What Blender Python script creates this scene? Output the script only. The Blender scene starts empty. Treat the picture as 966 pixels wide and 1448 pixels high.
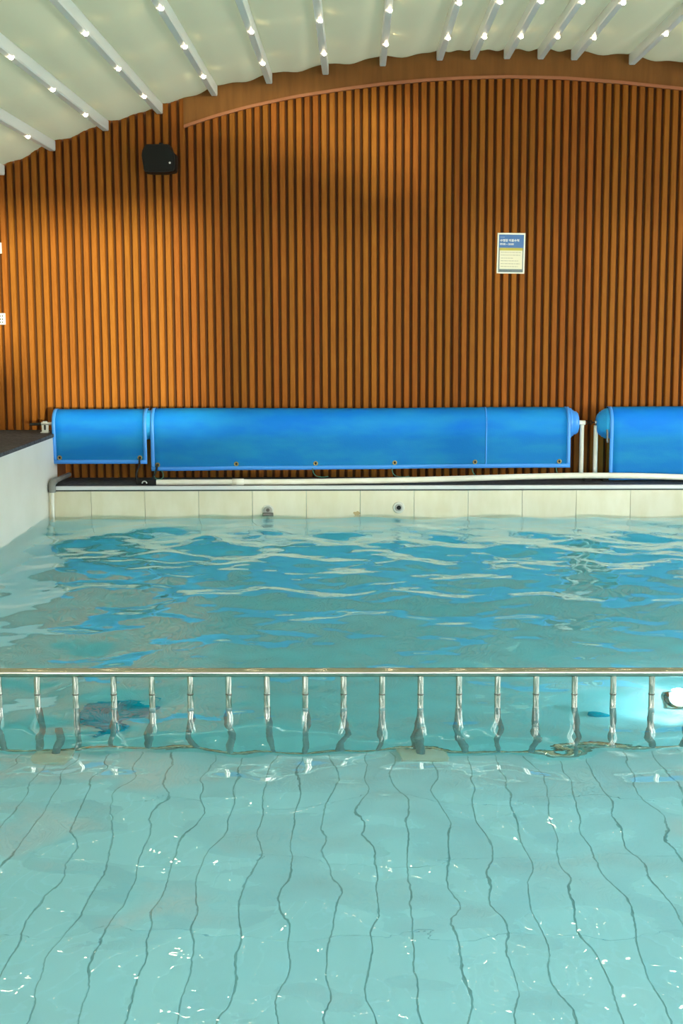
import bpy, bmesh, math, random
import numpy as np
from mathutils import Vector, Matrix
from math import sin, cos, pi, radians, tan

random.seed(7)
S = bpy.context.scene
C = S.collection

# ------------------------------------------------------------------ camera
FOC = 1900.0
PITCH, YAW, ROLL = radians(7.97), radians(.66), radians(.22)
fw = Vector((-sin(YAW)*cos(PITCH), cos(YAW)*cos(PITCH), -sin(PITCH)))
r0 = Vector((cos(YAW), sin(YAW), 0)); u0 = r0.cross(fw)
rt = r0*cos(ROLL) - u0*sin(ROLL); up = u0*cos(ROLL) + r0*sin(ROLL)
cd = bpy.data.cameras.new('camera'); cam = bpy.data.objects.new('camera', cd); C.objects.link(cam)
cd.sensor_fit = 'VERTICAL'; cd.sensor_height = 36.0; cd.lens = FOC/1448*36.0
cd.clip_start = .05; cd.clip_end = 200
cam.matrix_world = Matrix((rt, up, -fw)).transposed().to_4x4()
cam.location = (0, 0, 1.8)
S.camera = cam

# ------------------------------------------------------------------ world, exposure
S.view_settings.view_transform = 'Standard'; S.view_settings.look = 'None'
S.view_settings.gamma = 1; S.view_settings.use_curve_mapping = False
S.view_settings.exposure = 0.33
W = bpy.data.worlds.new('sky'); S.world = W; W.use_nodes = True
bgn = W.node_tree.nodes['Background']
bgn.inputs['Color'].default_value = (.88, .96, 1.0, 1)
bgn.inputs['Strength'].default_value = 7.0
sl = bpy.data.lights.new('low_sun', 'SUN'); sl.energy = 4.4; sl.angle = radians(1.8); sl.color = (.96, 1.0, .66)
sun = bpy.data.objects.new('low_sun', sl); C.objects.link(sun)
sun.rotation_euler = Vector((-6.4, 16.8, -.09)).to_track_quat('-Z', 'Y').to_euler(); sun.location = (5, -12, 5)
S.cycles.max_bounces = 12; S.cycles.diffuse_bounces = 5; S.cycles.glossy_bounces = 6
S.cycles.transmission_bounces = 10; S.cycles.transparent_max_bounces = 10
S.cycles.sample_clamp_indirect = 8.0
S.cycles.caustics_refractive = True; S.cycles.caustics_reflective = True

# ------------------------------------------------------------------ materials
def mat(name, col, rough=.5, metal=0, spec=.5, **kw):
    m = bpy.data.materials.new(name); m.use_nodes = True
    b = m.node_tree.nodes['Principled BSDF']
    b.inputs['Base Color'].default_value = (*col, 1); b.inputs['Roughness'].default_value = rough
    b.inputs['Metallic'].default_value = metal; b.inputs['Specular IOR Level'].default_value = spec
    for k, v in kw.items(): b.inputs[k.replace('_', ' ')].default_value = v
    return m
def nd(m, t, **kw):
    n = m.node_tree.nodes.new(t)
    for k, v in kw.items(): setattr(n, k, v)
    return n
def lk(m, a, b): m.node_tree.links.new(a, b)
def noise_col(m, c1, c2, scale=(1, 1, 1), nscale=5, detail=4, lo=.35, hi=.65, rand=0.0, bump=0.0, coord='Object', world=False):
    """base colour mixed between two tints by a stretched noise; optional per-object brightness and bump"""
    b = m.node_tree.nodes['Principled BSDF']
    if world:
        tc = nd(m, 'ShaderNodeNewGeometry').outputs['Position']
    else:
        tc = nd(m, 'ShaderNodeTexCoord').outputs[coord]
    oi = nd(m, 'ShaderNodeObjectInfo')
    mp = nd(m, 'ShaderNodeMapping'); mp.inputs['Scale'].default_value = scale
    lk(m, tc, mp.inputs['Vector'])
    n = nd(m, 'ShaderNodeTexNoise', noise_dimensions='4D'); n.inputs['Scale'].default_value = nscale; n.inputs['Detail'].default_value = detail
    lk(m, mp.outputs['Vector'], n.inputs['Vector'])
    mw = nd(m, 'ShaderNodeMath', operation='MULTIPLY'); mw.inputs[1].default_value = 40 if rand else 0
    lk(m, oi.outputs['Random'], mw.inputs[0]); lk(m, mw.outputs[0], n.inputs['W'])
    mr = nd(m, 'ShaderNodeMapRange'); mr.inputs['From Min'].default_value = lo; mr.inputs['From Max'].default_value = hi
    lk(m, n.outputs['Fac'], mr.inputs['Value'])
    mx = nd(m, 'ShaderNodeMix', data_type='RGBA')
    mx.inputs['A'].default_value = (*c1, 1); mx.inputs['B'].default_value = (*c2, 1)
    lk(m, mr.outputs['Result'], mx.inputs['Factor'])
    out = mx.outputs['Result']
    if rand:
        hs = nd(m, 'ShaderNodeHueSaturation')
        m1 = nd(m, 'ShaderNodeMapRange'); m1.inputs['To Min'].default_value = 1-rand; m1.inputs['To Max'].default_value = 1+rand
        lk(m, oi.outputs['Random'], m1.inputs['Value']); lk(m, m1.outputs['Result'], hs.inputs['Value'])
        fr = nd(m, 'ShaderNodeMath', operation='FRACT'); mm = nd(m, 'ShaderNodeMath', operation='MULTIPLY'); mm.inputs[1].default_value = 17.3
        lk(m, oi.outputs['Random'], mm.inputs[0]); lk(m, mm.outputs[0], fr.inputs[0])
        m2 = nd(m, 'ShaderNodeMapRange'); m2.inputs['To Min'].default_value = .5-rand*.045; m2.inputs['To Max'].default_value = .5+rand*.045
        lk(m, fr.outputs[0], m2.inputs['Value']); lk(m, m2.outputs['Result'], hs.inputs['Hue'])
        lk(m, out, hs.inputs['Color']); out = hs.outputs['Color']
    lk(m, out, b.inputs['Base Color'])
    if bump:
        bp = nd(m, 'ShaderNodeBump'); bp.inputs['Strength'].default_value = bump; bp.inputs['Distance'].default_value = .004
        lk(m, n.outputs['Fac'], bp.inputs['Height']); lk(m, bp.outputs['Normal'], b.inputs['Normal'])
    return m

M = {}
M['slat'] = noise_col(mat('slat_wood', (.3, .09, .01), .6, spec=.15), (.285, .082, .0075), (.345, .104, .0105), (14, 14, 1.0), 4, 5, rand=.10)
M['backing'] = mat('backing_board', (.085, .026, .004), .7, spec=.2)
M['fascia'] = noise_col(mat('fascia_wood', (.3, .13, .03), .6, spec=.25), (.20, .072, .013), (.25, .095, .018), (6, 6, .8), 3, 5)
M['copper'] = mat('copper_trim', (.42, .14, .055), .45, spec=.4)
M['fabric'] = bpy.data.materials.new('roof_fabric')
def build_fabric(m):
    m.use_nodes = True; nt = m.node_tree; nt.nodes.remove(nt.nodes['Principled BSDF'])
    out = nt.nodes['Material Output']
    col = (.585, .565, .38, 1)
    d = nd(m, 'ShaderNodeBsdfDiffuse'); d.inputs['Color'].default_value = col
    t = nd(m, 'ShaderNodeBsdfTranslucent'); t.inputs['Color'].default_value = (.66, .63, .44, 1)
    mx = nd(m, 'ShaderNodeMixShader'); mx.inputs[0].default_value = .04
    n = nd(m, 'ShaderNodeTexNoise'); n.inputs['Scale'].default_value = 2.2; n.inputs['Detail'].default_value = 3
    tc = nd(m, 'ShaderNodeTexCoord'); lk(m, tc.outputs['Object'], n.inputs['Vector'])
    bp = nd(m, 'ShaderNodeBump'); bp.inputs['Strength'].default_value = .15; bp.inputs['Distance'].default_value = .05
    lk(m, n.outputs['Fac'], bp.inputs['Height']); lk(m, bp.outputs['Normal'], d.inputs['Normal'])
    lk(m, d.outputs[0], mx.inputs[1]); lk(m, t.outputs[0], mx.inputs[2]); lk(m, mx.outputs[0], out.inputs['Surface'])
build_fabric(M['fabric'])
M['beam'] = mat('beam_white', (.90, .93, .91), .4)
M['bulb'] = mat('bulb_glow', (1, .9, .7), .4, Emission_Color=(1, .80, .50, 1), Emission_Strength=55)
M['black'] = mat('black_plastic', (.010, .010, .009), .6, spec=.3)
M['blackmesh'] = mat('black_mesh', (.013, .013, .012), .75, spec=.2)
M['silver'] = mat('silver_badge', (.7, .7, .7), .3, .9)
M['steel'] = mat('stainless_steel', (.55, .50, .415), .07, 1.0)
M['steel_dark'] = mat('steel_joint', (.14, .13, .11), .4, .8)
M['pvc'] = noise_col(mat('white_pvc', (.82, .78, .66), .4), (.80, .76, .62), (.86, .83, .73), (1, 1, 1), 6)
M['grey_pvc'] = noise_col(mat('grey_pvc', (.2, .19, .17), .5), (.17, .165, .15), (.25, .24, .215), (1, 1, 1), 9)
M['stone'] = noise_col(mat('dark_stone', (.07, .065, .06), .8, spec=.2), (.045, .048, .054), (.10, .106, .118), (1, 1, 1), 30, 6, rand=.1)
M['edge'] = mat('edge_strip', (.72, .71, .70), .35)
M['shadowgap'] = mat('shadow_and_bed_dark', (.05, .055, .05), .6)  # dark strip painting the shade under the deck edge; also beds ledge slabs
M['plaster'] = noise_col(mat('white_plaster', (.80, .79, .72), .45), (.80, .77, .66), (.87, .84, .75), (.7, .7, .7), 2.0, 5)
M['room'] = mat('room_wall', (.55, .50, .42), .7)
M['tile_wall'] = noise_col(mat('cream_tile', (.8, .74, .58), .3), (.78, .69, .47), (.85, .77, .58), (2.5, 2.5, 1), 3.0, 5, rand=.05)
M['tile_floor'] = noise_col(mat('pale_tile', (.75, .86, .84), .35), (.70, .92, .99), (.76, .95, 1.0), (1, 1, 1), 1.2, 3, rand=.03)
M['grout'] = mat('dark_grout', (.48, .68, .70), .7)
M['pool'] = noise_col(mat('pool_lining', (.62, .80, .80), .4), (.56, .85, .91), (.62, .89, .94), (1, 1, 1), 1.0, 3, world=True)
M['ground'] = mat('pale_ground', (.42, .40, .36), .8)
M['frame'] = mat('window_frame', (.7, .7, .68), .4)
M['stain'] = mat('rust_stain', (.58, .42, .20), .6)
M['drain'] = noise_col(mat('navy_grate', (.01, .02, .05), .8, spec=.1), (.004, .46, .62), (.008, .56, .74), (1, 1, 1), 8)
M['concrete'] = noise_col(mat('cream_block', (.85, .80, .66), .5), (.82, .77, .62), (.88, .84, .72), (1, 1, 1), 12)
M['lampglass'] = mat('pool_lamp', (1, 1, 1), .3, Emission_Color=(.85, .97, 1, 1), Emission_Strength=5)
M['brass'] = mat('brass_grommet', (.42, .30, .12), .35, .9)
M['cord_green'] = mat('green_cord', (.05, .22, .15), .6)
M['jet_grey'] = mat('grey_jet', (.42, .41, .36), .4)
M['jet_white'] = mat('white_jet', (.72, .70, .60), .35)
M['plate'] = mat('white_plate', (.90, .87, .74), .4)

def cover_mat(name, alpha, col, edge=False):
    m = mat(name, col, .62, spec=.35)
    b = m.node_tree.nodes['Principled BSDF']
    tc = nd(m, 'ShaderNodeTexCoord')
    v = nd(m, 'ShaderNodeTexVoronoi'); v.inputs['Scale'].default_value = 85
    lk(m, tc.outputs['Object'], v.inputs['Vector'])
    n = nd(m, 'ShaderNodeTexNoise'); n.inputs['Scale'].default_value = 3.5; n.inputs['Detail'].default_value = 5
    mp = nd(m, 'ShaderNodeMapping'); mp.inputs['Scale'].default_value = (.5, 1, 1.6)
    lk(m, tc.outputs['Object'], mp.inputs['Vector']); lk(m, mp.outputs['Vector'], n.inputs['Vector'])
    ad = nd(m, 'ShaderNodeMath', operation='MULTIPLY_ADD'); ad.inputs[1].default_value = 5.0
    lk(m, n.outputs['Fac'], ad.inputs[0]); lk(m, v.outputs['Distance'], ad.inputs[2])
    bp = nd(m, 'ShaderNodeBump'); bp.inputs['Strength'].default_value = .28; bp.inputs['Distance'].default_value = .006
    lk(m, ad.outputs[0], bp.inputs['Height']); lk(m, bp.outputs['Normal'], b.inputs['Normal'])
    mx = nd(m, 'ShaderNodeMix', data_type='RGBA')
    mx.inputs['A'].default_value = (*col, 1)
    mx.inputs['B'].default_value = (col[0]*1.8+.01, col[1]*1.35, col[2]*.95, 1)
    mr = nd(m, 'ShaderNodeMapRange'); mr.inputs['From Min'].default_value = .40; mr.inputs['From Max'].default_value = .68
    lk(m, n.outputs['Fac'], mr.inputs['Value']); lk(m, mr.outputs['Result'], mx.inputs['Factor'])
    lk(m, mx.outputs['Result'], b.inputs['Base Color'])
    if alpha < 1:                       # thin sheet: part of the light passes, tinted blue
        tr = nd(m, 'ShaderNodeBsdfTransparent'); tr.inputs['Color'].default_value = (.2, .85, 1.0, 1)
        mix = nd(m, 'ShaderNodeMixShader'); mix.inputs[0].default_value = alpha
        lk(m, tr.outputs[0], mix.inputs[1]); lk(m, b.outputs[0], mix.inputs[2])
        lk(m, mix.outputs[0], m.node_tree.nodes['Material Output'].inputs['Surface'])
    return m
M['cover'] = cover_mat('blue_bubble_cover', 1.0, (.02, .37, .98))
M['flap'] = cover_mat('blue_bubble_flap', .42, (.014, .33, .88))
M['hem'] = mat('blue_hem', (.055, .30, .83), .4)

# water: clear refractive surface with absorbing body
M['water'] = bpy.data.materials.new('pool_water')
def build_water(m):
    m.use_nodes = True; nt = m.node_tree; nt.nodes.remove(nt.nodes['Principled BSDF'])
    out = nt.nodes['Material Output']
    g = nd(m, 'ShaderNodeBsdfGlass'); g.inputs['IOR'].default_value = 1.333; g.inputs['Roughness'].default_value = 0.0
    gp = nd(m, 'ShaderNodeNewGeometry'); n = nd(m, 'ShaderNodeTexNoise'); n.inputs['Scale'].default_value = 11; n.inputs['Detail'].default_value = 2
    lk(m, gp.outputs['Position'], n.inputs['Vector'])
    bp = nd(m, 'ShaderNodeBump'); bp.inputs['Strength'].default_value = 1; bp.inputs['Distance'].default_value = .0011
    lk(m, n.outputs['Fac'], bp.inputs['Height']); lk(m, bp.outputs['Normal'], g.inputs['Normal'])
    lk(m, g.outputs[0], out.inputs['Surface'])
    a = nd(m, 'ShaderNodeVolumeAbsorption'); a.inputs['Color'].default_value = (.26, .93, .975, 1); a.inputs['Density'].default_value = .40
    lk(m, a.outputs[0], out.inputs['Volume'])
build_water(M['water'])

# ------------------------------------------------------------------ mesh helpers
class MB:
    def __init__(s): s.v = []; s.f = []; s.smooth = []
    def add(s, vs, fs, smooth=False):
        o = len(s.v); s.v += [tuple(v) for v in vs]
        for f in fs: s.f.append(tuple(i+o for i in f)); s.smooth.append(smooth)
        return s
    def box(s, x0, x1, y0, y1, z0, z1, bev=0):
        if bev <= 0:
            vs = [(x, y, z) for z in (z0, z1) for y in (y0, y1) for x in (x0, x1)]
            return s.add(vs, [(0, 2, 3, 1), (4, 5, 7, 6), (0, 1, 5, 4), (2, 6, 7, 3), (0, 4, 6, 2), (1, 3, 7, 5)])
        bm = bmesh.new(); bmesh.ops.create_cube(bm, size=1)
        for v in bm.verts:
            v.co = Vector(((x0+x1)/2+v.co.x*(x1-x0), (y0+y1)/2+v.co.y*(y1-y0), (z0+z1)/2+v.co.z*(z1-z0)))
        bmesh.ops.bevel(bm, geom=bm.edges[:], offset=bev, segments=2, affect='EDGES', profile=.5)
        bm.verts.index_update()
        s.add([v.co for v in bm.verts], [[v.index for v in f.verts] for f in bm.faces]); bm.free(); return s
    def prism(s, pts, axis, a, b):
        """extrude a 2-D outline along an axis ('x','y','z') from a to b"""
        n = len(pts)
        def P(p, t): return {'x': (t, p[0], p[1]), 'y': (p[0], t, p[1]), 'z': (p[0], p[1], t)}[axis]
        vs = [P(p, a) for p in pts]+[P(p, b) for p in pts]
        fs = [tuple(range(n))[::-1], tuple(range(n, 2*n))]+[(i, (i+1) % n, n+(i+1) % n, n+i) for i in range(n)]
        return s.add(vs, fs)
    def tube(s, path, r, n=16, caps=True):
        P = [Vector(p) for p in path]; R = r if isinstance(r, (list, tuple)) else [r]*len(P)
        ref = None; vs = []
        for i, p in enumerate(P):
            t = (P[min(i+1, len(P)-1)]-P[max(i-1, 0)]).normalized()
            if ref is None:
                ref = Vector((0, 0, 1)) if abs(t.z) < .9 else Vector((1, 0, 0))
            a = (ref-t*ref.dot(t)).normalized(); ref = a; b = t.cross(a)
            vs += [p+(a*cos(2*pi*k/n)+b*sin(2*pi*k/n))*R[i] for k in range(n)]
        fs = []
        for i in range(len(P)-1):
            for k in range(n):
                fs.append((i*n+k, i*n+(k+1) % n, (i+1)*n+(k+1) % n, (i+1)*n+k))
        s.add(vs, fs, True)
        if caps:
            o = len(vs)-n
            s.add(vs[:n], [tuple(range(n))[::-1]]); s.add(vs[o:], [tuple(range(n))])
        return s
    def sphere(s, c, r, nu=12, nv=8, half=None):
        c = Vector(c); vs = []; fs = []
        top = pi if half is None else pi/2
        for j in range(nv+1):
            t = top*j/nv if half is None else pi/2+pi/2*j/nv
            for i in range(nu):
                vs.append(c+Vector((sin(t)*cos(2*pi*i/nu), sin(t)*sin(2*pi*i/nu), cos(t)))*r)
        for j in range(nv):
            for i in range(nu):
                fs.append((j*nu+i, (j+1)*nu+i, (j+1)*nu+(i+1) % nu, j*nu+(i+1) % nu))
        return s.add(vs, fs, True)
    def build(s, name, m, parent=None):
        me = bpy.data.meshes.new(name); me.from_pydata(s.v, [], s.f)
        me.polygons.foreach_set('use_smooth', s.smooth); me.update()
        if m: me.materials.append(m)
        o = bpy.data.objects.new(name, me); C.objects.link(o)
        if parent: o.parent = parent
        return o
def inst(name, src, parent=None, loc=(0, 0, 0), rot=(0, 0, 0)):
    o = bpy.data.objects.new(name, src.data); C.objects.link(o)
    o.location = loc; o.rotation_euler = rot
    if parent: o.parent = parent
    return o
def tag(o, label=None, cat=None, group=None, kind=None):
    if label: o['label'] = label
    if cat: o['category'] = cat
    if group: o['group'] = group
    if kind: o['kind'] = kind
    return o
def struct(o, label=None, cat='structure'): return tag(o, label, cat, None, 'structure')
def empty(name, loc=(0, 0, 0)):
    o = bpy.data.objects.new(name, None); C.objects.link(o); o.location = loc; o.empty_display_size = .1; return o

# ------------------------------------------------------------------ key dimensions (metres, water level z = 0)
XL, XR = -2.92, 5.0            # pool side walls
YN, YS, YF = 1.6, 6.15, 12.6   # near wall, step edge, far wall
ZD = .285                      # far deck level
ZLEDGE = .765                  # left parapet top
YW = 13.32                     # face of the slats
ZS, ZB = -.62, -1.25           # shallow and deep floor
WX0, WX1 = -4.3, 7.1           # side walls of the room
YR = -3.5                      # rear glazed front
# the arch of the roof where it meets the slat wall (x, z)
ARCH = [(-4.4, 2.87), (-3.97, 3.08), (-3.43, 3.33), (-2.93, 3.555), (-2.41, 3.74), (-1.87, 3.90), (-1.357, 4.06), (-.83, 4.17), (-.29, 4.25),
        (.257, 4.325), (.80, 4.375), (1.12, 4.382), (1.44, 4.384), (1.76, 4.38), (2.08, 4.37), (2.63, 4.325), (3.17, 4.25), (3.71, 4.15),
        (4.25, 4.02), (4.79, 3.86), (5.33, 3.67), (5.87, 3.50), (6.41, 3.32), (7.2, 3.06)]
def arch(x):
    for (a, b), (c, d) in zip(ARCH, ARCH[1:]):
        if x <= c: return b+(d-b)*(x-a)/(c-a)
    return ARCH[-1][1]
TRIM = [(-1.645, 3.69), (-1.38, 3.775), (-1.04, 3.865), (-.6, 3.955), (-.138, 4.023), (.25, 4.07), (.65, 4.103), (1.05, 4.123), (1.46, 4.131), (2.0, 4.115),
        (2.53, 4.073), (3.11, 4.011), (3.7, 3.92), (4.3, 3.80), (5.0, 3.62), (5.7, 3.42), (6.4, 3.20), (7.1, 2.95)]
def trimz(x):
    for (a, b), (c, d) in zip(TRIM, TRIM[1:]):
        if x <= c: return b+(d-b)*(x-a)/(c-a)
    return TRIM[-1][1]

# ------------------------------------------------------------------ pool shell
b = MB(); b.box(XL-.3, XR+.3, YS, YF+.3, ZB-.15, ZB)
struct(b.build('floor', M['pool']), 'turquoise lined floor of the deep pool beyond the steel rail', 'floor')
b = MB(); b.box(XL-.1, XR+.1, YN-.1, YS, ZB-.2, ZS-.006)
shallow = struct(b.build('floor.001', M['grout']), 'pale tiled shallow floor in the foreground under the water', 'floor')
TW, TL = .15, .6
tile0 = None
ncol = 27; X0T = -1.905-.15
for i in range(ncol):
    for j in range(6):
        x, y = X0T+TW*i, YS-TL*(j+1)
        if tile0 is None:
            tile0 = MB().box(0.003, TW-.003, .0006, TL-.0006, -.008, 0, .001).build('tile', M['tile_floor'], shallow); tile0.location = (x, y, ZS)
        else:
            inst('tile', tile0, shallow, (x, y, ZS))
b = MB()                                                      # the tiles at the sides and close to the near wall, outside the view
for i in range(-6, 47):
    for j in range(8):
        x, y = X0T+TW*i, YS-TL*(j+1)
        if 0 <= i < ncol and j < 6: continue
        if x < XL or x+TW > XR: continue
        b.box(x+.003, x+TW-.003, max(y, YN)+.0012, y+TL-.0012, ZS-.008, ZS)
o = b.build('tile_field', M['tile_floor'], shallow); o['kind'] = 'stuff'
# left parapet of the pool
b = MB(); b.box(XL-.25, XL, YN-2.5, 13.0, ZB, ZLEDGE-.035)
struct(b.build('wall_left', M['plaster']), 'white plastered parapet along the left side of the pool', 'wall')
b = MB(); b.box(XR, XR+.3, YN-.2, 13.0, ZB, ZD-.03)
struct(b.build('wall_right', M['plaster']), 'right pool wall outside the picture', 'wall')
b = MB(); b.box(XL-.25, XR+.3, YN-.25, YN, ZB, ZD-.03)
struct(b.build('wall_near', M['plaster']), 'near pool wall below the camera', 'wall')
# far pool wall with its big tiles
b = MB(); b.box(XL-.05, XR+.05, YF+.02, YF+.30, ZB, ZD-.045)
far = struct(b.build('wall_far', M['grout']), 'cream tiled far wall of the pool below the dark deck', 'wall')
tl = None; xs = -2.518-.51
for i in range(16):
    x0 = xs+.51*i; x1 = x0+.51
    if i == 0: x0 = XL
    for (z0, z1) in ((-.16, ZD-.045), (-.70, -.16), (ZB, -.70)):
        if x0 >= XR: continue
        t = MB().box(x0+.0018, min(x1, XR)-.0018, YF, YF+.025, z0+.002, z1-.0005, .0012).build('tile', M['tile_wall'] if z0 > -.5 else M['pool'], far)
# deck behind the far wall
b = MB(); b.box(XL-.02, XR+.3, YF+.015, 13.6, ZD-.03, ZD)
b.box(XR, WX1, YR, YF+.02, ZD-.03, ZD)
b.box(WX0, XR+.0, YR, YN-.0, ZD-.03, ZD)
struct(b.build('floor.002', M['stone']), 'dark stone deck strip under the blue covers', 'floor')
b = MB(); b.box(XL+.07, XR, YF-.012, YF+.03, ZD-.033, ZD+.002, .004)
struct(b.build('trim_1', M['edge']), 'white edge strip along the front of the far deck', 'trim')
b = MB(); b.box(XL, XR, YF-.006, YF+.03, ZD-.046, ZD-.033)
struct(b.build('trim_2', M['shadowgap']), 'thin dark strip standing in for the shadow gap under the white deck edge', 'trim')
# dark stone cap of the left parapet
cap = struct(MB().box(WX0, XL+.006, YN-2.5, YW+.03, ZLEDGE-.035, ZLEDGE-.03).build('trim_3', M['shadowgap']), 'dark stone ledge on top of the white left parapet', 'trim')
y = -.9
while y < YW:
    y1 = min(y+.6, YW+.02)
    MB().box(WX0, XL+.012, y+.0008, y1-.0008, ZLEDGE-.032, ZLEDGE, .003).build('slab', M['stone'], cap); y = y1

# ------------------------------------------------------------------ slat wall
b = MB()
pts = [(WX0-.3, 0)]+[(x, z+.10) for x, z in ARCH]+[(WX1+.1, 0)]
b.prism(pts[::-1], 'y', YW+.035, YW+.18)
wall = struct(b.build('wall_back', M['backing']), 'arched back wall clad in vertical orange wooden slats', 'wall')
PIT = .0804; XD = -.351
k = math.ceil((WX0-XD)/PIT)
while XD+PIT*(k+1) < WX1:
    a0 = XD+PIT*k; k += 1
    x0, x1 = a0+.0152, a0+PIT-.0152; xm = (x0+x1)/2
    zt = trimz(xm)-.004 if xm > -1.65 else arch(xm)+.02
    zb = ZD+.002 if xm > XL-.02 else ZLEDGE+.002
    c = .006
    MB().prism([(x0-.004, YW+.036), (x0, YW+c), (x0+c, YW), (x1-c, YW), (x1, YW+c), (x1+.004, YW+.036)][::-1], 'z', zb, zt).build('slat', M['slat'], wall)
# smooth arched fascia and the copper strip along its lower edge
b = MB(); n = len(TRIM); xs2 = np.linspace(-1.66, WX1, 60)
lo = [(x, trimz(max(x, -1.645))) for x in xs2]; hi = [(x, arch(x)+.08) for x in xs2]
for i in range(59):
    p = [lo[i], lo[i+1], hi[i+1], hi[i]]
    vs = [(x, YW-.012, z) for x, z in p]+[(x, YW+.04, z) for x, z in p]
    b.add(vs, [(0, 1, 2, 3), (7, 6, 5, 4), (0, 4, 5, 1)]+([(0, 3, 7, 4)] if i == 0 else []))
struct(b.build('trim_4', M['fascia']), 'smooth arched wooden fascia under the fabric roof', 'trim')
b = MB()
xs3 = np.linspace(-1.655, WX1, 80)
for i in range(79):
    p = [(xs3[i], trimz(xs3[i])-.014), (xs3[i+1], trimz(xs3[i+1])-.014), (xs3[i+1], trimz(xs3[i+1])+.014), (xs3[i], trimz(xs3[i])+.014)]
    vs = [(x, YW-.035, z) for x, z in p]+[(x, YW+.01, z) for x, z in p]
    b.add(vs, [(0, 1, 2, 3), (0, 4, 5, 1), (3, 2, 6, 7)]+([(0, 3, 7, 4)] if i == 0 else [])+([(1, 5, 6, 2)] if i == 78 else []))
struct(b.build('trim_5', M['copper']), 'thin copper coloured strip following the arch', 'trim')

# ------------------------------------------------------------------ roof: fabric panels sagging between white beams
BX = [-3.97, -3.43, -2.93, -2.41, -1.885, -1.357, -.83, -.29, .257, .80, 1.12, 1.44, 1.76, 2.08, 2.63, 3.17, 3.71, 4.25, 4.79, 5.33, 5.87, 6.41]
BW, BH = .062, .105
ceil_o = empty('ceiling', (0, 0, 0)); struct(ceil_o, 'pale cream fabric roof sagging between white beams', 'ceiling')
ends = [WX0-.1]+BX+[WX1+.1]
for i in range(len(ends)-1):
    xa, xb = ends[i], ends[i+1]; za, zb = arch(xa), arch(xb); nx = 12; w = xb-xa
    ys = [YW+.02, YW-.1, YW-.3, YW-.6, YW-1, YW-1.5, YW-2.6, YW-4.4, 6, 3, 0, YR-.1]
    vs = []; fs = []
    if xa > 3.6: ys = [v for v in ys if v > 2]         # roof left open at the right near the camera to light the water
    for yy in ys:
        for q in range(nx+1):
            t = q/nx
            sag = (.05+.085*(1-math.exp(-(YW+.02-yy)/.55)))*w*(4*t*(1-t))*(1+.25*sin(yy*1.7+i)) + .012*sin(3*pi*t+yy*1.1+i)*t*(1-t)*4
            vs.append((xa+w*t, yy, za+(zb-za)*t+.01-sag*(1.0)))
    for r_ in range(len(ys)-1):
        for q in range(nx):
            fs.append((r_*(nx+1)+q, (r_+1)*(nx+1)+q, (r_+1)*(nx+1)+q+1, r_*(nx+1)+q+1))
    MB().add(vs, fs, True).build('fabric_panel', M['fabric'], ceil_o)
# beams with small warm spotlights
beam_say = {0: 'white roof beam outside the left edge of the picture', 1: 'white roof beam of which only the end shows at the left picture edge',
            2: 'white roof beam ending lowest on the slat wall at the far left', 3: 'white roof beam ending just left of the black speaker, second lowest on the left',
            4: 'white roof beam ending directly above the black speaker', 5: 'first white roof beam right of the left end of the wooden fascia',
            6: 'second white roof beam right of the left end of the fascia', 7: 'third white roof beam right of the left end of the fascia',
            8: 'nearly vertical looking white roof beam near the picture centre',
            9: 'white roof beam at the left of the closely gathered five', 10: 'second from left of the five gathered white roof beams',
            11: 'middle one of the five gathered white roof beams, at the top of the arch', 12: 'fourth from left of the five gathered white roof beams',
            13: 'rightmost of the five gathered white roof beams', 14: 'white roof beam ending right of the gathered five, near the right edge of the picture'}
bulb0 = None
for i, x in enumerate(BX):
    if i > 18: pass
    zb = arch(x)-BH+.012
    r = empty('roof_beam', (x, YW-.03, zb))
    tag(r, beam_say.get(i, 'white roof beam outside the right edge of the picture'), 'beam', 'white roof beams' if i < 15 else 'white roof beams outside the picture')
    L = YW-YR-.03
    body = MB().prism([(-BW/2+.006, 0), (BW/2-.006, 0), (BW/2, .012), (BW/2, BH-.012), (-BW/2, BH-.012), (-BW/2, .012)], 'y', -L, 0)
    body.build('bar', M['beam'], r)
    nb = 3 if i < 2 else 8
    for q in range(nb):
        yy = -1.02-1.3*q-(.35 if i == 14 else 0)
        if yy < -L: break
        if bulb0 is None:
            bulb0 = MB().sphere((0, 0, 0), .019, 12, 5, half=1).build('bulb', M['bulb'], r); bulb0.location = (.012 if x < .3 else .012, yy, .001)
        else: inst('bulb', bulb0, r, (.012, yy, .001))

# ------------------------------------------------------------------ rest of the room (outside the picture)
def wall_with_openings(name, x, y0, y1, z0, zt, holes, hz0, hz1, mt, label):
    b = MB(); t = .15; s = 1 if x > 0 else -1
    xa, xb = (x, x+t) if s > 0 else (x-t, x)
    b.box(xa, xb, y0, y1, z0, hz0); b.box(xa, xb, y0, y1, hz1, zt)
    e = [y0]+[v for h in holes for v in h]+[y1]
    for i in range(0, len(e), 2):
        if e[i+1] > e[i]: b.box(xa, xb, e[i], e[i+1], hz0, hz1)
    return struct(b.build(name, mt), label, 'wall')
HL = [(-3.2, -.3), (-.15, 2.75), (2.9, 5.8), (5.95, 8.85), (9.0, 11.9)]
wall_with_openings('wall_side', WX0, YR, YW+.1, .0, 2.88, HL[:2], 1.2, 2.6, M['room'], 'left wall of the hall outside the picture')
wall_with_openings('wall_opposite', WX1, YR, YW+.1, .0, 3.05, HL, .35, 2.85, M['room'], 'right window wall of the hall outside the picture')
b = MB(); pts = [(WX0-.1, 2.80)]+[(x, z+.05) for x, z in ARCH]+[(WX1+.1, 2.93)]
b.prism(pts[::-1], 'y', YR-.15, YR)
b.box(WX0-.1, WX1+.1, YR-.15, YR, -.2, ZD)
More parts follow.
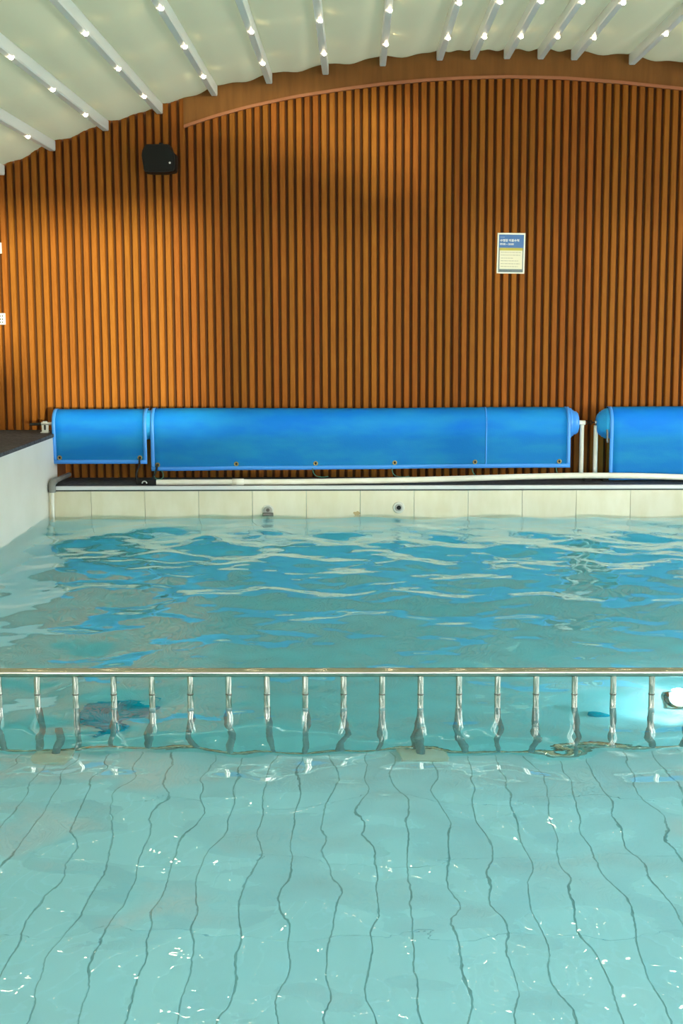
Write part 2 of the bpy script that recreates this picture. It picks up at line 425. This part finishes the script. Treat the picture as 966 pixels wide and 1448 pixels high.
b.box(WX0-.1, 1.75, YR-.15, YR, 2.1, 2.93); b.box(5.0, WX1+.1, YR-.15, YR, 2.8, 2.93)
b.box(1.75, 3.15, YR-.15, YR, ZD, 1.55); b.box(3.15, 5.0, YR-.15, YR, ZD, .95)  # unseen sills and lintels shaped to cut the sun patch on the slats
for x in (-4.35, -1.9, .1, 1.75, 5.0, 7.1): b.box(x-.05, x+.05, YR-.15, YR, ZD, 2.93)
M['sun_dim'] = bpy.data.materials.new('sun_dimming_glass'); M['sun_dim'].use_nodes = True
nt0 = M['sun_dim'].node_tree; nt0.nodes.remove(nt0.nodes['Principled BSDF'])
tb = nd(M['sun_dim'], 'ShaderNodeBsdfTransparent'); tb.inputs['Color'].default_value = (.40, .40, .38, 1)  # panes added to weaken the sun reaching the slat wall
lk(M['sun_dim'], tb.outputs[0], nt0.nodes['Material Output'].inputs['Surface'])
g_ = MB().box(5.05, 7.05, YR-.08, YR-.07, ZD, 2.8); struct(g_.build('window_1', M['sun_dim']), 'added tinted pane behind the camera dimming the sun', 'window')
for i, (ya, yb) in enumerate(HL[:2]):
    g_ = MB().box(WX1+.07, WX1+.08, ya, yb, .35, 2.85); struct(g_.build('window_%d' % (i+2), M['sun_dim']), 'added tinted pane in the right wall near the camera dimming the sun', 'window')
struct(b.build('wall_front', M['room']), 'front of the hall behind the camera, openings shaped for the sun patch', 'wall')
b = MB(); b.box(-40, 40, -40, 50, -1.6, -1.5)
b.box(WX1+.02, WX1+.15, YR-.15, 2.6, 3.0, 5.2)  # added unseen screen above the right wall, keeps sun off the upper slats
struct(b.build('ground', M['ground']), 'pale ground around the hall with an added sun screen above the right wall', 'ground')

# ------------------------------------------------------------------ water
def water():
    x0, x1, y0, y1 = XL-.002, XR+.002, YN-.002, YF+.002
    dx = .025; nx = int((x1-x0)/dx)+1; ny = int((y1-y0)/dx)+1
    X, Y = np.meshgrid(np.linspace(x0, x1, nx), np.linspace(y0, y1, ny))
    rng = np.random.default_rng(11); H = np.zeros_like(X)
    for q in range(60):
        lam = .16*(1.5/.16)**rng.random(); th = rng.normal(pi/2, 1.2); kk = 2*pi/lam
        slope = .0115*(1.45 if .35 < lam < 1.1 else .85)
        H += slope/kk*np.sin(kk*(cos(th)*X+sin(th)*Y)+rng.random()*2*pi+.6*np.sin(X*1.3+q)+.5*np.sin(Y*.9+2*q))
    n = nx*ny
    V = np.empty((n+4, 3)); V[:n, 0] = X.ravel(); V[:n, 1] = Y.ravel(); V[:n, 2] = H.ravel()
    zb = ZB-.03
    V[n:] = [(x0, y0, zb), (x1, y0, zb), (x1, y1, zb), (x0, y1, zb)]
    I = np.arange(n).reshape(ny, nx)
    Q = np.stack([I[:-1, :-1], I[:-1, 1:], I[1:, 1:], I[1:, :-1]], -1).reshape(-1, 4)
    me = bpy.data.meshes.new('water')
    sides = [list(I[0, ::-1])+[n, n+1], list(I[::-1, -1])+[n+1, n+2], list(I[-1, :])+[n+2, n+3], list(I[:, 0])+[n+3, n]]
    loops = [int(v) for v in Q.ravel()]; tot = [4]*len(Q)
    for s_ in sides: loops += [int(v) for v in s_]; tot.append(len(s_))
    loops += [n+3, n+2, n+1, n]; tot.append(4)
    me.vertices.add(n+4); me.vertices.foreach_set('co', V.ravel())
    me.loops.add(len(loops)); me.loops.foreach_set('vertex_index', loops)
    me.polygons.add(len(tot)); st = np.concatenate([[0], np.cumsum(tot)[:-1]])
    me.polygons.foreach_set('loop_start', st.astype(np.int32))
    sm = np.zeros(len(tot), bool); sm[:len(Q)] = True
    me.polygons.foreach_set('use_smooth', sm)
    me.update(calc_edges=True); me.validate()
    me.materials.append(M['water'])
    o = bpy.data.objects.new('pool_water', me); C.objects.link(o)
    return tag(o, 'clear turquoise rippled water filling the pool', 'water', None, 'stuff')
water()

# ------------------------------------------------------------------ steel rail in the water
YRAIL = 6.15+.02
rail = empty('pool_rail', (0, YRAIL, 0)); tag(rail, 'stainless steel rail with short bars crossing the pool in the water', 'rail')
rr = .0215; zr = .172
MB().tube([(XL, 0, zr), (XR, 0, zr)], rr, 24).build('handrail', M['steel'], rail)

bar = MB().tube([(0, 0, .0), (0, 0, zr-.012)], .0145, 16)
M['bar_underwater'] = mat('steel_underwater_look', (.24, .36, .35), .6, .0)  # dull look under water and greenish water glow put into the steel colour
MB().tube([(XL, 0, ZS+.04), (XR, 0, ZS+.04)], .014, 16).build('bottom_rail', M['steel'], rail)
k = -7; bar0 = col0 = low0 = None
while True:
    x = -1.516+.1815*k; k += 1
    if x > XR-.1: break
    if bar0 is None:
        bar0 = bar.build('bar', M['steel'], rail); bar0.location = (x, 0, 0)
        col0 = MB().tube([(0, 0, .064), (0, 0, .067), (0, 0, .070)], [.0145, .0165, .0145], 16, False).build('collar', M['steel_dark'], bar0)
        low0 = MB().tube([(0, 0, ZS+.04), (0, 0, -.005), (0, 0, .002)], [.0155, .0155, .0145], 16).build('submerged_part', M['bar_underwater'], bar0)
    else:
        o = inst('bar', bar0, rail, (x, 0, 0)); inst('collar', col0, o); inst('submerged_part', low0, o)
for x in (-1.43, .315, 2.05):
    lg = MB().tube([(x, -.07, ZS+.02), (x, -.055, ZS+.06), (x, -.02, ZS+.16), (x, 0, ZS+.3)], .02, 16).build('leg', M['bar_underwater'], rail)
    MB().box(x-.095, x+.095, -.20, -.012, ZS+.001, ZS+.045, .006).build('base_block', M['concrete'], rail)

# ------------------------------------------------------------------ blue cover reels
def frange(a, b, n): return [a+(b-a)*i/n for i in range(n+1)]
def roll_mesh(x0, x1, r, n=40, seed=0, z=0):
    b = MB(); nx = max(8, int((x1-x0)/.12)); rg = random.Random(seed); ph = [rg.random()*6 for _ in range(4)]
    vs = []; fs = []
    for i in range(nx+1):
        x = x0+(x1-x0)*i/nx
        for q in range(n):
            a = 2*pi*q/n
            d = r+.0035*sin(2.1*x+ph[0]+a)+.002*sin(6*x+ph[1])*cos(2*a+ph[2])
            vs.append((x, -cos(a)*d, sin(a)*d))
    for i in range(nx):
        for q in range(n):
            fs.append((i*n+q, i*n+(q+1) % n, (i+1)*n+(q+1) % n, (i+1)*n+q))
    b.add(vs, fs, True); b.add(vs[:n], [tuple(range(n))]); b.add(vs[-n:], [tuple(range(n))[::-1]])
    return b
def flap_mesh(x0, x1, r, zbot0, zbot1, zaxis, off=0.0, a0=115, seed=1, thick=.004):
    """sheet that lies over the roll from angle a0 (behind the top) and hangs straight down in front"""
    nx = max(2, int((x1-x0)/.10)); rg = random.Random(seed); ph = [rg.random()*6 for _ in range(3)]
    rows = []
    vs = []
    A = [a0*(1-i/14) for i in range(15)]
    for lay in (0, 1):
        R = r+.006+off-(thick if lay else 0)
        for i in range(nx+1):
            x = x0+(x1-x0)*i/nx; zb = zbot0+(zbot1-zbot0)*i/nx
            w = .0035*sin(2.1*x+ph[0])
            for a in A:
                t = radians(a); vs.append((x, -cos(t)*(R+w), sin(t)*(R+w)))
            for j in range(1, 9):
                f = j/8; wob = .012*f*sin(3.1*x+ph[1]) + .006*f*sin(7*x+ph[2])
                vs.append((x, -(R+w)+wob+f*.012, f*(zb-zaxis)))
    m = 15+8; N = (nx+1)*m; fs = []
    for i in range(nx):
        for j in range(m-1):
            q = (i*m+j, i*m+j+1, (i+1)*m+j+1, (i+1)*m+j)
            fs.append(q[::-1]); fs.append(tuple(v+N for v in q))
    for i in range(nx):
        for j in (0, m-1):
            q = (i*m+j, (i+1)*m+j, (i+1)*m+j+N, i*m+j+N); fs.append(q)
    for j in range(m-1):
        for i in (0, nx):
            q = (i*m+j, i*m+j+1, i*m+j+1+N, i*m+j+N); fs.append(q)
    b = MB().add(vs, fs, True)
    def front(x, z):
        i = (x-x0)/(x1-x0); zb = zbot0+(zbot1-zbot0)*i; f = (z-zaxis)/(zb-zaxis)
        w = .0035*sin(2.1*x+ph[0]); wob = .012*f*sin(3.1*x+ph[1])+.006*f*sin(7*x+ph[2])
        return -(r+.006+off+w)+wob+f*.012
    return b, front
def flap(reel, x0, x1, r, zb0, zb1, za, seed, grom, cord_at=()):
    b, front = flap_mesh(x0, x1, r, zb0, zb1, za, 0, 115, seed)
    f = b.build('cover_flap', M['flap'], reel)
    hw = .034
    for (p, q) in ((x0, x0+hw), (x1-hw, x1)):
        # side hems follow the same curve, a little proud of the sheet
        zz = zb0+(zb1-zb0)*((p-x0)/(x1-x0))
        nx = 2; A = [115*(1-i/14) for i in range(15)]; vs = []
        for x in (p, q):
            i = (x-x0)/(x1-x0); zb = zb0+(zb1-zb0)*i
            for a in A:
                t = radians(a); R = -front(x, za)+.004; vs.append((x, -cos(t)*R, sin(t)*R))
            for j in range(1, 9):
                z = za+(zb-za)*j/8; vs.append((x, front(x, z)-.004, z-za))
        fs = [(j, j+1, 24-1+j+1, 23+j) for j in range(22)]
        h = MB().add(vs, fs, True).build('hem', M['hem'], f)
        sol = h.modifiers.new('solid', 'SOLIDIFY'); sol.thickness = .003
    b2 = MB(); nx = max(2, int((x1-x0)/.10)); vs = []
    for i in range(nx+1):
        x = x0+(x1-x0)*i/nx; zb = zb0+(zb1-zb0)*i/nx
        for z in (zb+.037, zb+.018, zb-.001): vs.append((x, front(x, z)-.005, z-za))
    fs = []
    for i in range(nx):
        for j in range(2): fs.append((i*3+j, i*3+j+1, (i+1)*3+j+1, (i+1)*3+j))
    h = b2.add(vs, fs, True).build('hem', M['hem'], f); sol = h.modifiers.new('solid', 'SOLIDIFY'); sol.thickness = .003
    for gx in grom:
        i = (gx-x0)/(x1-x0); z = zb0+(zb1-zb0)*i+.058; y = front(gx, z)
        g = MB()
        ring = [(gx+cos(t)*.017, y-.004-.0, z-za+sin(t)*.017) for t in [2*pi*k/12 for k in range(13)]]
        g.tube(ring, .006, 8, False)
        gm = g.build('grommet', M['brass'], f)
        MB().tube([(gx, y-.002, z-za), (gx, y-.008, z-za)], .011, 10).build('eyelet_hole', M['black'], f)
    return front
YA, ZA = 13.0, .84
reel = empty('pool_cover_reel', (0, YA, ZA))
tag(reel, 'long pool cover reel at left with bright blue bubble cover hanging in two panels', 'cover reel', 'blue pool cover reels on the far deck')
RR = .150
roll_mesh(-2.92, 2.05, RR-.007, seed=3).build('cover_roll', M['cover'], reel)
cone = MB()
xs_ = [(2.05, .146), (2.07, .143), (2.071, .128), (2.09, .125), (2.091, .115), (2.118, .112), (2.135, .095), (2.142, .07), (2.143, .03)]
cone.tube([(x, 0, .004) for x, r_ in xs_], [r_ for x, r_ in xs_], 32).build('roll_end', M['hem'], reel)
G1 = [-2.862, -2.085]
fL = flap(reel, -2.925, -2.015, RR, .475, .475, ZA, 5, G1)
G2 = [-1.915, -1.16, -.395, .365, 1.135, 1.94]
fR = flap(reel, -1.977, 2.045, RR, .405, .43, ZA, 6, G2)
# welded seam on the long panel
seam = MB(); sx = 1.235; vs = []
for x in (sx, sx+.012):
    for a in [110*(1-i/14) for i in range(15)]:
        t = radians(a); R = -fR(x, ZA)+.0025; vs.append((x, -cos(t)*R, sin(t)*R))
    for j in range(1, 9):
        z = ZA+(.43-ZA)*j/8; vs.append((x, fR(x, z)-.0025, z-ZA))
o = seam.add(vs, [(j, j+1, 24+j, 23+j) for j in range(22)], True).build('seam', M['hem'], reel); sd = o.modifiers.new('solid', 'SOLIDIFY'); sd.thickness = .002
MB().tube([(-3.06, 0, .012), (2.21, 0, .008)], .017, 16).build('shaft', M['silver'], reel)
# left bracket with bearing slot and black crank handle
bk = MB()
bk.prism([(-3.055, -.073), (-2.99, -.073), (-2.99, .02), (-3.004, .036), (-3.041, .036), (-3.055, .02)], 'y', -.012, .0)
bk.box(-3.062, -2.984, -.05, .03, -.074, -.066)
brk = bk.build('bracket', M['grey_pvc'], reel)
brk.data.materials[0] = mat('galvanised_bracket', (.50, .51, .50), .45, .3)
MB().prism([(-3.030, -.05), (-3.018, -.05), (-3.014, -.038), (-3.014, -.008), (-3.018, .004), (-3.030, .004), (-3.034, -.008), (-3.034, -.038)], 'y', -.0135, -.0118).build('slot', M['black'], brk)
MB().tube([(-3.175, -.002, .006), (-3.17, -.002, .006), (-3.165, -.002, .006), (-3.05, -.002, .010)], [.012, .016, .014, .014], 14).build('handle', M['black'], reel)
def stand(parent, x, topz, foot_x, name='stand'):
    MB().tube([(x, 0, ZD-ZA+.03), (x, 0, topz)], .0215, 18).build('stand', M['pvc'], parent)
    MB().box(x-.034+foot_x, x+.034+foot_x, -.10, .05, ZD-ZA, ZD-ZA+.035, .006).build('foot', M['black'], parent)
    MB().tube([(x, 0, ZD-ZA+.03), (x, 0, ZD-ZA+.055), (x, 0, ZD-ZA+.07)], [.032, .032, .024], 16).build('foot_collar', M['grey_pvc'], parent)
stand(reel, 2.178, -.01, .05)
MB().box(2.146, 2.208, -.026, .026, -.014, .028, .006).build('clamp', M['pvc'], reel)
# cords tied through the grommets
def cord(parent, name, pts, r, m):
    P = [Vector(p) for p in pts]; out = []
    for i in range(len(P)-1):
        a, b_, c, d = P[max(i-1, 0)], P[i], P[i+1], P[min(i+2, len(P)-1)]
        for q in range(6):
            t = q/6; out.append(.5*((2*b_)+(c-a)*t+(2*a-5*b_+4*c-d)*t*t+(3*b_-a-3*c+d)*t**3))
    out.append(P[-1]); return MB().tube(out, r, 8).build(name, m, parent)
cord(reel, 'cord', [(-2.085, -.170, .535-ZA), (-2.088, -.175, .50-ZA), (-2.09, -.17, .46-ZA), (-2.115, -.18, .40-ZA), (-2.12, -.19, .34-ZA), (-2.10, -.2, .30-ZA)], .009, M['black'])
cord(reel, 'cord', [(-1.918, -.170, .47-ZA), (-1.922, -.178, .44-ZA), (-1.93, -.17, .41-ZA), (-1.945, -.18, .37-ZA), (-1.955, -.20, .335-ZA)], .010, M['black'])
cord(reel, 'string', [(-1.94, -.172, .41-ZA), (-1.945, -.19, .36-ZA), (-1.92, -.21, .335-ZA), (-1.885, -.215, .33-ZA), (-1.86, -.20, .35-ZA), (-1.863, -.18, .39-ZA), (-1.885, -.172, .41-ZA)], .0035, M['cord_green'])
for gx, dxx in ((-.395, .12), (.365, .14), (1.135, .1), (1.94, .12)):
    cord(reel, 'string', [(gx-.03, -.165, .43-ZA), (gx-.02, -.18, .385-ZA), (gx+.01, -.19, .355-ZA), (gx+dxx*.6, -.19, .345-ZA), (gx+dxx, -.17, .35-ZA)], .0035, M['cord_green'])

reel2 = empty('pool_cover_reel', (0, YA, ZA))
tag(reel2, 'second pool cover reel with blue cover, cut off by the right picture edge', 'cover reel', 'blue pool cover reels on the far deck')
roll_mesh(2.425, 4.9, RR-.005, seed=9).build('cover_roll', M['cover'], reel2)
xs_ = [(2.318, .03), (2.319, .075), (2.330, .095), (2.345, .104), (2.346, .112), (2.365, .118), (2.366, .128), (2.39, .136), (2.391, .143), (2.43, .149)]
cone = MB().tube([(x, 0, -.002) for x, r_ in xs_], [r_ for x, r_ in xs_], 32).build('roll_end', M['cover'], reel2)
flap(reel2, 2.42, 4.88, RR+.002, .305, .33, ZA, 8, [3.4, 4.1])
MB().tube([(2.302, 0, .008), (5.0, 0, .008)], .017, 16).build('shaft', M['silver'], reel2)
stand(reel2, 2.313, -.02, .09)
stand(reel2, 4.97, -.02, -.03)
ch = MB()
for i in range(4):
    xx = 2.220+.022*i
    ch.tube([(xx+cos(t)*.014, (sin(t)*.009 if i % 2 else 0), .008+(0 if i % 2 else sin(t)*.018)) for t in [2*pi*k_/10 for k_ in range(11)]], .0045, 6, False)
ch.build('chain', M['black'], reel)
cord(reel2, 'strap', [(2.395, -.14, -.05), (2.398, -.145, -.10), (2.40, -.14, -.15), (2.403, -.135, -.175)], .010, M['grey_pvc'])

# ------------------------------------------------------------------ pipes
pipe = empty('pvc_pipe', (0, 12.68, 0)); tag(pipe, 'long white plastic pipe lying bowed along the far deck below the covers', 'pipe')
PP = [(-1.905, .313), (-1.5, .314), (-1.132, .3145), (-.60, .315), (-.165, .320), (.40, .328), (.91, .340), (1.58, .358), (2.117, .368), (2.65, .364), (3.094, .350), (3.8, .33), (4.8, .314)]
P = [Vector((x, 0, z)) for x, z in PP]; path = []
for i in range(len(P)-1):
    a, b_, c, d = P[max(i-1, 0)], P[i], P[i+1], P[min(i+2, len(P)-1)]
    for q in range(5):
        t = q/5; path.append(.5*((2*b_)+(c-a)*t+(2*a-5*b_+4*c-d)*t*t+(3*b_-a-3*c+d)*t**3))
path.append(P[-1])
MB().tube(path, .0275, 20).build('tube', M['pvc'], pipe)
MB().tube([(-1.185, 0, .3145), (-1.183, 0, .3145), (-1.075, 0, .3147), (-1.073, 0, .3147)], [.027, .0325, .0325, .027], 20).build('coupling', M['pvc'], pipe)
op = empty('corner_pipe', (XL+.045, 12.56, 0)); tag(op, 'grey elbow pipe with white downpipe in the left corner of the pool', 'pipe')
MB().tube([(0, 0, -.35), (0, 0, .26)], .0155, 16).build('downpipe', M['pvc'], op)
MB().tube([(0, 0, .235), (0, 0, .30), (.002, .012, .322), (.006, .04, .332), (.01, .09, .334)], [.033, .033, .034, .034, .031], 18).build('elbow', M['grey_pvc'], op)
MB().tube([(.01, .08, .334), (.03, .62, .334)], .024, 16).build('pipe', M['grey_pvc'], op)
clamp = empty('strap_buckle', (-1.99, 12.74, ZD)); tag(clamp, 'black strap hardware with a metal clip on the deck left of the white pipe', 'buckle')
b = MB(); b.box(-.10, .075, -.03, .04, .0, .055, .01); b.box(.0, .08, -.06, .0, .0, .045, .008); b.box(-.12, -.07, -.02, .05, .0, .035, .008)
b.build('block', M['black'], clamp)
MB().tube([(-.03+cos(t)*.022, -.064, .018+sin(t)*.022) for t in [pi*k_/8 for k_ in range(9)]], .006, 8).build('clip', M['silver'], clamp)

# ------------------------------------------------------------------ fittings on the pool wall and floor
jr = empty('water_jet', (.397, YF, .078)); tag(jr, 'round white water jet with black hole in the far pool wall', 'jet', 'round jets in the far pool wall')
def disc(r, y0, y1, name, m, parent, n=28, rr=None):
    return MB().tube([(0, y0, 0), (0, (y0+y1)/2, 0), (0, y1, 0)], [r, r, (rr or r*.9)], n).build(name, m, parent)
disc(.056, .004, -.012, 'flange', M['jet_white'], jr)
disc(.035, -.008, -.02, 'nozzle', M['jet_grey'], jr)
disc(.021, -.018, -.0225, 'hole', M['black'], jr, 20)
j2 = empty('water_jet', (-.842, YF, .052)); tag(j2, 'round grey water jet with a dark cap at the waterline of the far pool wall', 'jet', 'round jets in the far pool wall')
disc(.056, .004, -.012, 'flange', M['jet_white'], j2)
disc(.042, -.008, -.016, 'face', M['jet_grey'], j2)
MB().tube([(0, -.015, .006), (0, -.022, .006), (0, -.026, .006)], [.016, .016, .010], 16).build('knob', M['steel_dark'], j2)
MB().box(-.052, .052, -.03, -.004, -.075, -.018, .008).build('cap', M['steel_dark'], j2)
st = MB(); pts = [(cos(t)*(.03+.009*sin(3*t)), sin(t)*(.024+.006*cos(5*t))) for t in [2*pi*k_/20 for k_ in range(20)]]
st.prism([(x+.0, z+.018) for x, z in pts], 'y', YF-.0025, YF)
tag(st.build('rust_stain', M['stain']), 'small yellowish stain at the waterline of the far pool wall', 'stain')
def grate(name, x, y, rx, ry, label):
    e = empty(name, (x, y, ZB)); tag(e, label, 'drain', 'drain grates on the deep pool floor')
    pts = [(cos(2*pi*(k_+.5)/16)*rx, sin(2*pi*(k_+.5)/16)*ry) for k_ in range(16)]
    MB().prism(pts, 'z', .0, .03).build('rim', M['drain'], e)
    for q in range(-4, 5):
        w = rx*math.sqrt(max(0, 1-(q/5)**2))*.86; yy = ry*q/5
        MB().box(-w, w, yy-.028*ry/.25, yy+.028*ry/.25, .03, .042).build('grate_bar', M['drain'], e)
grate('floor_drain', -1.365, 7.40, .23, .27, 'large dark blue drain on the pool floor behind the left end of the rail')
grate('floor_drain', 1.33, 7.5, .085, .06, 'small dark drain on the pool floor behind the right part of the rail')
lp = empty('underwater_lamp', (1.86, 7.60, ZB)); tag(lp, 'bright underwater lamp glowing on the pool floor at the right edge', 'lamp')
MB().tube([(0, 0, 0), (0, 0, .03), (0, 0, .04)], [.16, .16, .13], 24).build('ring', M['steel'], lp)
MB().sphere((0, 0, .035), .10, 20, 8).build('lens', M['lampglass'], lp)
pl = bpy.data.lights.new('lamp_light', 'POINT'); pl.energy = 8; pl.color = (.85, .97, 1); pl.shadow_soft_size = .05
po = bpy.data.objects.new('lamp_light', pl); C.objects.link(po); po.parent = lp; po.location = (0, 0, .24)

# ------------------------------------------------------------------ speaker
sp = empty('wall_speaker', (-1.875, YW, 3.365)); tag(sp, 'black wall speaker with rounded corners hanging under the roof beams', 'speaker')
def rbox(name, m, prof, y0, y1, s1, parent, dz=0):
    n = len(prof); vs = [(x, y0, z) for x, z in prof]+[(x, y0-(y0-y1)*.75, z) for x, z in prof]+[(x*s1, y1, z*s1+dz) for x, z in prof]
    fs = [tuple(range(n)), tuple(range(2*n, 3*n))[::-1]]
    for r_ in range(2): fs += [(r_*n+i, (r_+1)*n+i, (r_+1)*n+(i+1) % n, r_*n+(i+1) % n) for i in range(n)]
    return MB().add(vs, fs).build(name, m, parent)
prof = [(-.115, .135), (.085, .135), (.105, .125), (.125, .07), (.158, .04), (.163, -.02), (.155, -.11), (.14, -.125), (.05, -.135), (-.08, -.135), (-.135, -.128), (-.15, -.10), (-.168, .03), (-.16, .075), (-.14, .11)]
rbox('cabinet', M['black'], prof, -.06, -.24, .96, sp)
rbox('grille', M['blackmesh'], [(x*.9, z*.88) for x, z in prof], -.238, -.252, .97, sp)
MB().box(-.05, .05, -.065, .03, -.05, .05, .005).box(-.018, .018, -.075, -.02, .05, .165, .003).build('bracket', M['black'], sp)
MB().tube([(.108, -.246, -.045), (.108, -.258, -.045)], .010, 12).build('badge', M['silver'], sp)

# ------------------------------------------------------------------ notice on the slats
pc = Vector((1.506, YW-.006, 2.474))
nt_ = empty('notice', pc); nt_.rotation_euler = (0, radians(1.0), 0)
tag(nt_, 'laminated blue and white swimming rules notice on the slat wall', 'notice')
PW, PH = .270, .388
def card(name, x0, x1, z0, z1, y, col, rough=.35):
    return MB().box(x0, x1, y, y+.0008, z0, z1).build(name, mat('print_'+name, col, rough), nt_)
MB().box(-PW/2, PW/2, -.0, .003, -PH/2, PH/2, .001).build('sheet', M['plate'], nt_)
card('blue_field', -.121, .121, .052, .178, -.0010, (.020, .13, .40))
card('grey_field', -.121, .121, -.182, .052, -.0010, (.13, .17, .19))
card('yellow_band', -.110, .112, .026, .052, -.0020, (.50, .40, .035))
card('cream_field', -.110, .112, -.152, .026, -.0020, (.80, .72, .54))
def text(s_, x, z, size, col, name='lettering', bold=0):
    cu = bpy.data.curves.new(name, 'FONT'); cu.body = s_; cu.size = size; cu.extrude = .0003; cu.offset = bold
    cu.materials.append(mat('ink_'+name, col, .5))
    tmp = bpy.data.objects.new(name, cu); me = bpy.data.meshes.new_from_object(tmp); bpy.data.objects.remove(tmp)
    o = bpy.data.objects.new(name, me); C.objects.link(o); o.parent = nt_; o['kind'] = 'stuff'
    o.location = (x, -.0026, z); o.rotation_euler = (pi/2, 0, 0); return o
text('수영장 이용수칙', -.110, .112, .028, (.9, .9, .88), 'title', .0006)
text('09:00 ~ 20:00', -.110, .079, .024, (.9, .9, .88), 'hours', .0005)
lines = MB(); rg = random.Random(4)
for q, z in enumerate((.008, -.018, -.047, -.073, -.100, -.127)):
    x = -.098; end = (.095, .09, .02, .075, .09, .07)[q]
    while x < end:
        w = rg.uniform(.008, .03); lines.box(x, min(x+w, end), -.0027, -.002, z-.002, z+.002); x += w+.005
lines.build('small_print', mat('ink_small', (.30, .25, .18), .6), nt_)['kind'] = 'stuff'
ln = MB(); x = -.108
for w in (.012, .010, .014): ln.box(x, x+w, -.0017, -.001, .150, .156); x += w+.003
ln.build('header_print', mat('ink_header', (.25, .38, .6), .6), nt_)
ln = MB(); x = -.108
for w in (.03, .018, .026, .03): ln.box(x, x+w, -.0017, -.001, -.170, -.166); x += w+.005
ln.build('footer_print', mat('ink_footer', (.05, .06, .06), .6), nt_)

# ------------------------------------------------------------------ switch and socket plates at the left edge
for (z, h, w, lab, nm) in ((1.861, .112, .075, 'white plate with dots at the left edge of the slat wall', 'socket_plate'), (2.545, .105, .075, 'white blank plate above the dotted one at the left edge', 'switch_plate')):
    x1 = -3.452 if h > .11 else -3.463
    e = empty(nm, (x1-w/2, YW-.004, z)); tag(e, lab, 'plate')
    MB().box(-w/2, w/2, -.012, .006, -h/2, h/2, .004).build('plate', M['plate'], e)
    if h > .11:
        for zz in (.028, -.002, -.032):
            MB().tube([(w/2-.027, -.0118, zz), (w/2-.027, -.0135, zz)], .007, 10).build('hole', M['black'], e)
            MB().tube([(-w/2+.027, -.0118, zz), (-w/2+.027, -.0135, zz)], .007, 10).build('hole', M['black'], e)
